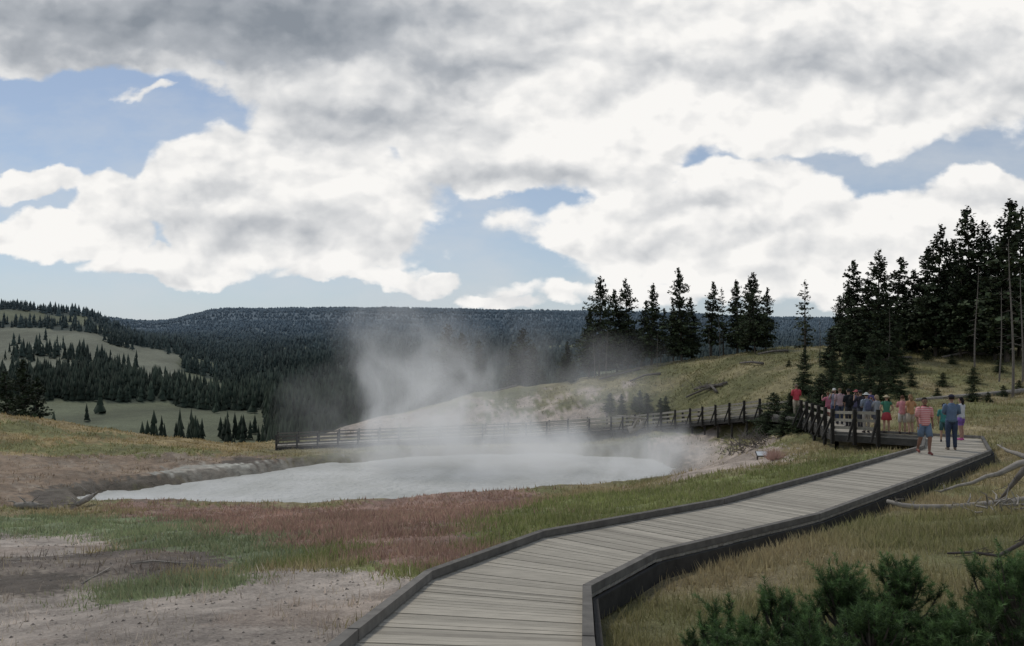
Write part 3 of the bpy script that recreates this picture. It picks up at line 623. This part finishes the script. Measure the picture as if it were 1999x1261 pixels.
    for s in (-1,1):
        sh,el,wr,pa,hp,kn,an,to=[Vector(q) for q in S[s]]
        sh2=sh+Vector((-s*.03,0,.005));k=sleeve
        if k>0:
            e=sh.lerp(el,min(k*2,1));pts=[sh2,sh,e];rr=[.066,.069*bw,.057*bw]
            if k>.5: pts+= [el.lerp(wr,(k-.5)*2)];rr+=[.04]
            mb.tube(pts,rr,1,10)
        top=hp+Vector((-s*.005,0,.05))
        if bottom=='long': mb.tube([top,hp.lerp(kn,.5),kn,kn.lerp(an,.5),an+Vector((0,0,.0))],[.098*bw,.086*bw,.067*bw,.06*bw,.055],2,10)
        elif bottom=='shorts': mb.tube([top,hp.lerp(kn,.5),hp.lerp(kn,.92)],[.10*bw,.094*bw,.085*bw],2,10)
        elif bottom=='mini': mb.tube([top,hp.lerp(kn,.45)],[.10*bw,.093*bw],2,10)
        mb.tube([an+Vector((0,.055,-.05)),an+Vector((0,.0,-.04)),an.lerp(to,.55)+Vector((0,0,-.005)),to+Vector((0,0,-.002)),to+Vector((0,-.03,-.005))],[(.03,.03),(.043,.042),(.045,.036),(.04,.027),(.02,.014)],3,8)
    if bottom=='skirt': mb.tube([(0,0,1.02),(0,0,.85),(0,0,.62)],[(.15,.12),(.19,.15),(.24,.2)],2,14)
    else: mb.tube([(0,0,1.0),(0,0,.92),(0,0,.84)],[(hipw*bw+.004,.12*bw),(hipw*bw+.012,.125*bw),(.11*bw,.10*bw)],2,14)
    hc=Vector((0,-.02,1.645));Rz=Matrix.Rotation(headturn,4,'Z')
    def sphere(c,r3,m,nu=14,nv=10,fn=None,zmin=-1.1):
        vs=[];fs=[]
        for i in range(nv+1):
            th=math.pi*i/nv
            for j in range(nu):
                ph=2*math.pi*j/nu;d_=Vector((math.sin(th)*math.cos(ph),math.sin(th)*math.sin(ph),math.cos(th)))
                if d_.z<zmin: d_.z=zmin
                p=Vector((d_.x*r3[0],d_.y*r3[1],d_.z*r3[2]))
                if fn: p=fn(p,d_)
                vs.append(hc+Rz@(Vector(c)+p))
        for i in range(nv):
            for j in range(nu): fs.append((i*nu+j,(i+1)*nu+j,(i+1)*nu+(j+1)%nu,i*nu+(j+1)%nu))
        mb.add(vs,fs,m)
    def hf(p,d_):
        if d_.z<0: p.x*=1-.28*(-d_.z);p.y-= .012*(-d_.z)
        if d_.y<-.6: p.y*=.95
        return p
    sphere((0,0,0),(.077,.098,.115),0,16,12,hf)
    sphere((0,-.098,-.018),(.013,.02,.022),0,8,6)
    for s in (-1,1):
        sphere((s*.079,.005,-.01),(.012,.02,.03),0,8,6);sphere((s*.03,-.087,.008),(.012,.008,.007),7,6,5);sphere((s*.03,-.09,.028),(.018,.006,.004),4,6,4)
    sphere((0,-.088,-.055),(.022,.009,.007),8,8,5)
    if hair:
        def hairf(p,d_):
            if d_.y<-.25 and d_.z<.45: p*=.86
            return p
        sphere((0,.012,.018),(.086,.102,.112),4,16,12,hairf,-.35)
        if hairlen: mb.tube([hc+Vector((0,.06,.03)),hc+Vector((0,.085,-.08)),hc+Vector((0,.085,-.08-hairlen))],[(.07,.05),(.08,.04),(.05,.02)],4,8)
    if hat:
        k,hcx=hat
        sphere((0,.005,.055),(.092,.108,.085),5,14,8,None,-.1)
        if k=='cap': mb.add([hc+Rz@Vector(q) for q in [(-.07,-.085,.05),(.07,-.085,.05),(.055,-.18,.03),(-.055,-.18,.03),(-.07,-.085,.062),(.07,-.085,.062),(.055,-.18,.04),(-.055,-.18,.04)]],[(3,2,1,0),(4,5,6,7),(0,1,5,4),(1,2,6,5),(2,3,7,6),(3,0,4,7)],5)
        else: mb.tube([hc+Vector((0,0,.04)),hc+Vector((0,0,.052)),hc+Vector((0,0,.06))],[(.17,.18),(.16,.17),(.09,.1)],5,16)
    if pack:
        mb.tube([(0,.17,1.0),(0,.19,1.08),(0,.19,1.3),(0,.16,1.42)],[(.11,.06),(.14,.085),(.13,.075),(.07,.04)],6,10)
        for s in (-1,1): mb.tube([(s*.1,.13,1.1),(s*.12,-.135*bw,1.25),(s*.11,-.09,1.42),(s*.1,.11,1.44)],[.016]*4,6,5)
    if arms=='photo': mb.hexa([(-.06,-.37,1.55),(.06,-.37,1.55),(.06,-.34,1.55),(-.06,-.34,1.55)],[(-.06,-.37,1.63),(.06,-.37,1.63),(.06,-.34,1.63),(-.06,-.34,1.63)],7)
    mats=[cloth(skin),cloth(shirt,stripe),cloth(pants),cloth(shoes),cloth(hair or (.1,.1,.1)),cloth(hat[1] if hat else (.1,.1,.1)),cloth(pack or (.1,.1,.1)),cloth((.02,.02,.02)),cloth((.35,.12,.1))]
    o=mb.obj(name,mats,True);k=H/1.76;o.scale=(k,k,k);o.rotation_euler=(0,0,rz);o.location=(x,y,z+.004);return o
def deckz(x,y): return float(deckdist(np.array([x]),np.array([y]))[1][0])
def pp(name,u,d,**k): x=(u-1000)/F*d;return person(name,x,d,deckz(x,d),**k)
pi=math.pi
pp('man',1805,25.3,H=1.80,rz=-.1,shirt=(.58,.16,.17),stripe=(.70,.45,.42),pants=(.13,.18,.25),skin=(.25,.14,.10),hair=(.02,.015,.012),shoes=(.18,.06,.05),arms='swing',legs='walk',bottom='shorts',build=1.15,sleeve=.5)
pp('man',1858,26.6,H=1.84,rz=pi-.3,shirt=(.12,.17,.25),pants=(.04,.055,.09),skin=(.34,.2,.15),hat=('cap',(.03,.03,.05)),shoes=(.2,.16,.12),arms='front',build=1.08)
pp('woman',1877,29.9,H=1.62,rz=pi+.5,shirt=(.55,.55,.57),pants=(.20,.11,.35),skin=(.38,.23,.17),hair=(.015,.012,.012),hairlen=.14,shoes=(.50,.12,.3),arms='front',bottom='mini',sleeve=.3,female=True)
pp('child',1843,29.2,H=1.42,rz=pi-.6,shirt=(.06,.22,.21),pants=(.05,.10,.10),skin=(.36,.22,.16),hair=(.02,.015,.012),arms='down',bottom='shorts',legs='stand')
pp('man',1555,43.6,H=1.80,rz=pi,shirt=(.52,.07,.09),pants=(.38,.32,.24),skin=(.4,.24,.17),hair=(.2,.15,.11),arms='front',build=1.1,shoes=(.12,.09,.07))
pp('woman',1778,33.0,H=1.66,rz=pi+.2,shirt=(.45,.24,.12),pants=(.36,.30,.23),skin=(.42,.26,.19),hair=(.25,.15,.08),hairlen=.1,bottom='shorts',arms='hips',female=True,sleeve=.3)
pp('woman',1762,33.4,H=1.62,rz=pi-.5,shirt=(.58,.25,.26),pants=(.46,.43,.38),skin=(.44,.27,.2),hair=(.10,.05,.03),bottom='shorts',arms='photo',female=True)
pp('woman',1731,34.0,H=1.62,rz=pi-.3,shirt=(.06,.20,.13),pants=(.38,.06,.07),skin=(.42,.26,.19),hair=(.05,.03,.02),hat=('sun',(.5,.42,.27)),bottom='skirt',arms='hips',female=True,sleeve=.2)
pp('woman',1712,34.4,H=1.66,rz=pi+.4,shirt=(.33,.34,.36),pants=(.10,.10,.11),skin=(.44,.27,.2),hair=(.30,.22,.14),hairlen=.05,bottom='shorts',arms='photo',female=True)
pp('man',1692,34.6,H=1.74,rz=pi,shirt=(.22,.25,.30),pants=(.31,.28,.24),skin=(.4,.25,.19),hat=('sun',(.55,.55,.51)),pack=(.10,.11,.17),arms='front')
pp('man',1680,36.5,H=1.76,rz=pi+.3,shirt=(.03,.03,.04),pants=(.06,.06,.07),skin=(.4,.25,.18),hat=('cap',(.03,.03,.03)),arms='photo')
pp('woman',1672,38.2,H=1.7,rz=pi-.3,shirt=(.11,.10,.16),pants=(.05,.05,.06),skin=(.42,.26,.19),hat=('sun',(.40,.12,.12)),arms='down',female=True)
pp('man',1657,37.2,H=1.80,rz=pi+.2,shirt=(.02,.022,.025),pants=(.04,.04,.045),skin=(.4,.25,.18),hair=(.02,.02,.02),arms='front',pack=(.02,.02,.02))
pp('man',1640,38.8,H=1.76,rz=pi-.2,shirt=(.55,.55,.55),stripe=(.28,.04,.06),pants=(.05,.06,.09),skin=(.4,.25,.19),hair=(.16,.1,.06),arms='down')
pp('woman',1629,39.5,H=1.72,rz=-.5,shirt=(.5,.5,.53),stripe=(.05,.05,.12),pants=(.06,.07,.12),skin=(.42,.26,.19),hat=('cap',(.55,.53,.5)),arms='photo',female=True)
pp('child',1617,40.2,H=1.5,rz=pi+.1,shirt=(.5,.17,.22),pants=(.40,.12,.16),skin=(.42,.26,.19),hair=(.12,.06,.03),arms='up1',bottom='shorts')
pp('woman',1700,39.8,H=1.64,rz=pi,shirt=(.11,.09,.2),pants=(.1,.1,.12),skin=(.42,.26,.19),hair=(.04,.03,.02),arms='down',female=True)

# ---------------------------------------------------------------- steam
M_st=bpy.data.materials.new('steam');M_st.use_nodes=True;nt=M_st.node_tree;nt.nodes.clear();L=nt.links.new
out=N(nt,'ShaderNodeOutputMaterial');vs_=N(nt,'ShaderNodeVolumeScatter');ve=N(nt,'ShaderNodeEmission');av=N(nt,'ShaderNodeAddShader')
L(vs_.outputs[0],av.inputs[0]);L(ve.outputs[0],av.inputs[1]);L(av.outputs[0],out.inputs['Volume'])
vs_.inputs['Color'].default_value=(.95,.95,.95,1);vs_.inputs['Anisotropy'].default_value=.25;ve.inputs['Color'].default_value=(.98,1,1,1)
geo=N(nt,'ShaderNodeTexCoord')
nw=N(nt,'ShaderNodeTexNoise');nw.inputs['Scale'].default_value=.17;nw.inputs['Detail'].default_value=2;L(geo.outputs['Object'],nw.inputs[0])
sb=N(nt,'ShaderNodeVectorMath',operation='SUBTRACT');L(nw.outputs['Color'],sb.inputs[0]);sb.inputs[1].default_value=(.5,.5,.5)
sc=N(nt,'ShaderNodeVectorMath',operation='MULTIPLY');L(sb.outputs[0],sc.inputs[0]);sc.inputs[1].default_value=(9,4,6)
adn=N(nt,'ShaderNodeVectorMath',operation='ADD');L(geo.outputs['Object'],adn.inputs[0]);L(sc.outputs[0],adn.inputs[1])
blobs=[(-3.5,57,-7.6,12,7,3.2,1.1),(-6.3,57,-5,6.5,5,5,.95),(-8.6,57,-1.5,5,4.5,5.5,.5),(-7.5,57,1.5,7,4.5,3.2,.2),(-4,57,-3.0,4.5,4,5.5,.55),
 (4,57,-4.2,8,5,6,.38),(2,54,-8.4,16,9,2.4,1.0),(9,52,-8.0,5,5,2.0,1.1),(-13.5,59,-5.5,5,5,4,.15)]
tot=None
for (x,y,z,a,b_,c,w) in blobs:
    s1=N(nt,'ShaderNodeVectorMath',operation='SUBTRACT');L(adn.outputs[0],s1.inputs[0]);s1.inputs[1].default_value=(x,y,z)
    s2=N(nt,'ShaderNodeVectorMath',operation='DIVIDE');L(s1.outputs[0],s2.inputs[0]);s2.inputs[1].default_value=(a,b_,c)
    s3=N(nt,'ShaderNodeVectorMath',operation='DOT_PRODUCT');L(s2.outputs[0],s3.inputs[0]);L(s2.outputs[0],s3.inputs[1])
    v=math_(nt,'MULTIPLY',math_(nt,'MAXIMUM',math_(nt,'SUBTRACT',1,s3.outputs['Value']),0),w)
    tot=v if tot is None else math_(nt,'ADD',tot,v)
mpz=N(nt,'ShaderNodeVectorMath',operation='MULTIPLY');L(adn.outputs[0],mpz.inputs[0]);mpz.inputs[1].default_value=(1,.7,.55)
n2=N(nt,'ShaderNodeTexNoise');n2.inputs['Scale'].default_value=.38;n2.inputs['Detail'].default_value=4;n2.inputs['Roughness'].default_value=.6;L(mpz.outputs[0],n2.inputs[0])
mr=N(nt,'ShaderNodeMapRange',interpolation_type='SMOOTHSTEP');mr.inputs[1].default_value=.32;mr.inputs[2].default_value=.70;L(n2.outputs[0],mr.inputs[0])
dn=math_(nt,'MULTIPLY',math_(nt,'MULTIPLY',tot,math_(nt,'ADD',mr.outputs[0],.12)),.17);L(dn,vs_.inputs['Density']);L(math_(nt,'MULTIPLY',dn,.22),ve.inputs['Strength'])  # steam also glows faintly, added in place of multiple scattering
bm=bmesh.new();bmesh.ops.create_cube(bm,size=1);me=bpy.data.meshes.new('steam')
for v in bm.verts: v.co=Vector((-2+v.co.x*44,56+v.co.y*18,-1.6+v.co.z*14.8))
bm.to_mesh(me);bm.free();me.materials.append(M_st);o=bpy.data.objects.new('steam',me);scene.collection.objects.link(o)
try: M_st.cycles.volume_step_rate=1.3
except Exception: pass

# ---------------------------------------------------------------- sky
world=bpy.data.worlds.new('World');scene.world=world;world.use_nodes=True
SE=math.radians(52);AZ=math.radians(-35)
CL=[(250,40,560,120,1.1),(620,90,320,150,1.1),(1100,60,560,220,1.3),(1600,100,600,210,1.3),(1950,110,320,140,1.1),(800,200,340,130,1.1),(1250,200,440,130,1.1),(1620,240,300,85,.9),
    (560,330,280,115,1.1),(700,400,195,115,1),(420,390,195,105,1),(560,410,290,130,1.3),(640,480,260,70,1),(1000,300,290,90,1.2),(1180,320,200,70,1.1),(50,370,100,36,.9),(210,400,115,72,1),(110,455,190,50,1.1),(340,515,230,46,1),(400,480,140,50,1),
    (1250,440,280,80,1.2),(1500,380,220,90,1.2),(1120,455,130,58,.9),(1400,500,340,60,1),(1800,470,320,90,1),(1950,410,180,70,.9),(1700,545,360,60,.9),(865,555,80,22,.7),(1000,590,80,18,.6),(1105,575,60,25,.6),(270,185,50,14,.6),(690,540,190,22,.6),(130,120,200,40,.6),
    (1300,570,320,25,.5)]
DK=[(250,55,430,90,1.25),(620,50,190,75,.85),(690,225,190,50,.85),(960,345,210,30,.55),(1150,110,330,45,.42),(1130,200,70,40,.3),(560,460,180,40,.45),(420,380,110,20,.35),(1560,150,350,35,.35),(1050,30,250,40,.45),(250,445,80,22,.3),(1300,420,160,16,.3),(1900,110,200,30,.35),(330,550,210,12,.3),(1480,465,200,16,.3),(1200,360,120,18,.35),(880,130,140,60,.45)]
nt=world.node_tree;nt.nodes.clear();L=nt.links.new
out=N(nt,'ShaderNodeOutputWorld');bg=N(nt,'ShaderNodeBackground');bg.inputs['Strength'].default_value=.1;L(bg.outputs[0],out.inputs[0])
sky=N(nt,'ShaderNodeTexSky',sky_type='NISHITA');sky.sun_disc=False;sky.sun_elevation=SE;sky.sun_rotation=AZ;sky.altitude=2300;sky.air_density=1.0;sky.dust_density=1.5;sky.ozone_density=1
tc=N(nt,'ShaderNodeTexCoord');sp=N(nt,'ShaderNodeSeparateXYZ');L(tc.outputs['Generated'],sp.inputs[0])
yy=math_(nt,'MAXIMUM',math_(nt,'ABSOLUTE',sp.outputs[1]),.08);px=math_(nt,'DIVIDE',sp.outputs[0],yy);pz=math_(nt,'DIVIDE',sp.outputs[2],yy)
cb=N(nt,'ShaderNodeCombineXYZ');L(px,cb.inputs[0]);L(pz,cb.inputs[1]);p=cb.outputs[0]
def vmul(a,v):
    q=N(nt,'ShaderNodeVectorMath',operation='MULTIPLY');L(a,q.inputs[0]);q.inputs[1].default_value=v;return q.outputs[0]
def vadd(a,b):
    q=N(nt,'ShaderNodeVectorMath',operation='ADD');L(a,q.inputs[0])
    if isinstance(b,tuple): q.inputs[1].default_value=b
    else: L(b,q.inputs[1])
    return q.outputs[0]
def noise2(vec,scale,detail,rough,out='Fac'):
    q=N(nt,'ShaderNodeTexNoise',noise_dimensions='2D');q.inputs['Scale'].default_value=scale;q.inputs['Detail'].default_value=detail;q.inputs['Roughness'].default_value=rough;L(vec,q.inputs[0]);return q.outputs[out]
pa=vmul(p,(1,1.45,1))
wr=vadd(noise2(pa,5,6,.55,'Color'),(-.5,-.5,-.5));pw=vadd(p,vmul(wr,(.15,.10,0)))
def ell(u,v,ru,rv):
    a=vadd(pw,(-(u-1000)/F,-(HZ-v)/F,0));b=vmul(a,(F/ru,F/rv,0))
    c=N(nt,'ShaderNodeVectorMath',operation='DOT_PRODUCT');L(b,c.inputs[0]);L(b,c.inputs[1]);return c.outputs['Value']
F_=None
for (u,v,ru,rv,w) in CL:
    e=math_(nt,'MULTIPLY',math_(nt,'SUBTRACT',1,ell(u,v,ru,rv)),w)
    F_=e if F_ is None else math_(nt,'SMOOTH_MAX',F_,e,.12)
F_=math_(nt,'MINIMUM',math_(nt,'MAXIMUM',F_,-.9),.9)
def puff(vec):
    n1=noise2(vec,8,8,.54)
    vo=N(nt,'ShaderNodeTexVoronoi',voronoi_dimensions='2D',feature='SMOOTH_F1');vo.inputs['Scale'].default_value=12;vo.inputs['Detail'].default_value=2.5;vo.inputs['Roughness'].default_value=.55;vo.inputs['Smoothness'].default_value=.5
    L(vadd(vec,vmul(wr,(.08,.08,0))),vo.inputs[0])
    return math_(nt,'SUBTRACT',math_(nt,'MULTIPLY',math_(nt,'SUBTRACT',n1,.5),1.2),math_(nt,'MULTIPLY',math_(nt,'SUBTRACT',vo.outputs['Distance'],.4),.6))
h0=puff(pa);h1=puff(vadd(pa,(-.012,.028,0)))
H=math_(nt,'ADD',math_(nt,'ADD',math_(nt,'MULTIPLY',F_,1.0),.14),math_(nt,'MULTIPLY',h0,.85))
em=math_(nt,'SUBTRACT',h0,h1)
mk=N(nt,'ShaderNodeMapRange',interpolation_type='SMOOTHSTEP');mk.inputs[1].default_value=-.08;mk.inputs[2].default_value=.30;L(H,mk.inputs[0])
S=None
for (u,v,ru,rv,w) in DK:
    e=math_(nt,'MULTIPLY',math_(nt,'EXPONENT',math_(nt,'MULTIPLY',ell(u,v,ru,rv),-1)),w)
    S=e if S is None else math_(nt,'ADD',S,e)
br=math_(nt,'ADD',.96,math_(nt,'MULTIPLY',em,.46));br=math_(nt,'SUBTRACT',br,math_(nt,'MULTIPLY',S,.60))
br=math_(nt,'SUBTRACT',br,math_(nt,'MULTIPLY',math_(nt,'SUBTRACT',noise2(pa,3.5,5,.5),.5),.5))
cr=N(nt,'ShaderNodeValToRGB');cr.color_ramp.elements[0].position=.05;cr.color_ramp.elements[0].color=(.25,.28,.32,1)
cr.color_ramp.elements[1].position=1;cr.color_ramp.elements[1].color=(.95,.935,.91,1)
e=cr.color_ramp.elements.new(.45);e.color=(.43,.455,.49,1)
e=cr.color_ramp.elements.new(.78);e.color=(.73,.735,.74,1)
L(br,cr.inputs[0])
sc=N(nt,'ShaderNodeVectorMath',operation='SCALE');L(cr.outputs[0],sc.inputs[0]);sc.inputs['Scale'].default_value=10
hz=math_(nt,'ADD',math_(nt,'MULTIPLY',math_(nt,'EXPONENT',math_(nt,'MULTIPLY',math_(nt,'MAXIMUM',pz,0),-7)),.55),.32)
mh=N(nt,'ShaderNodeMix',data_type='RGBA');L(hz,mh.inputs[0]);L(sky.outputs[0],mh.inputs[6]);mh.inputs[7].default_value=(4.5,5.1,5.7,1)
veil=math_(nt,'MULTIPLY',math_(nt,'SUBTRACT',noise2(vmul(p,(1,2.5,1)),3,7,.6),.42,clamp=True),1.8,clamp=True)
mv=N(nt,'ShaderNodeMix',data_type='RGBA');L(veil,mv.inputs[0]);L(mh.outputs[2],mv.inputs[6]);mv.inputs[7].default_value=(6.2,6.5,6.8,1)
mx=N(nt,'ShaderNodeMix',data_type='RGBA');L(mk.outputs[0],mx.inputs[0]);L(mv.outputs[2],mx.inputs[6]);L(sc.outputs[0],mx.inputs[7]);L(mx.outputs[2],bg.inputs['Color'])

sun=bpy.data.lights.new('sun','SUN');sun.energy=1.4;sun.angle=math.radians(10);sun.color=(1,.95,.87)
so=bpy.data.objects.new('sun',sun);scene.collection.objects.link(so)
dv=Vector((math.sin(AZ)*math.cos(SE),math.cos(AZ)*math.cos(SE),math.sin(SE)));so.rotation_euler=dv.to_track_quat('Z','Y').to_euler()
cam=bpy.data.cameras.new('camera');co=bpy.data.objects.new('camera',cam);scene.collection.objects.link(co)
cam.sensor_width=36;cam.lens=36*F/1999;cam.shift_y=(HZ-630.5)/1999;cam.clip_start=.05;cam.clip_end=30000
co.location=(0,0,0);co.rotation_euler=(math.pi/2,0,0);scene.camera=co
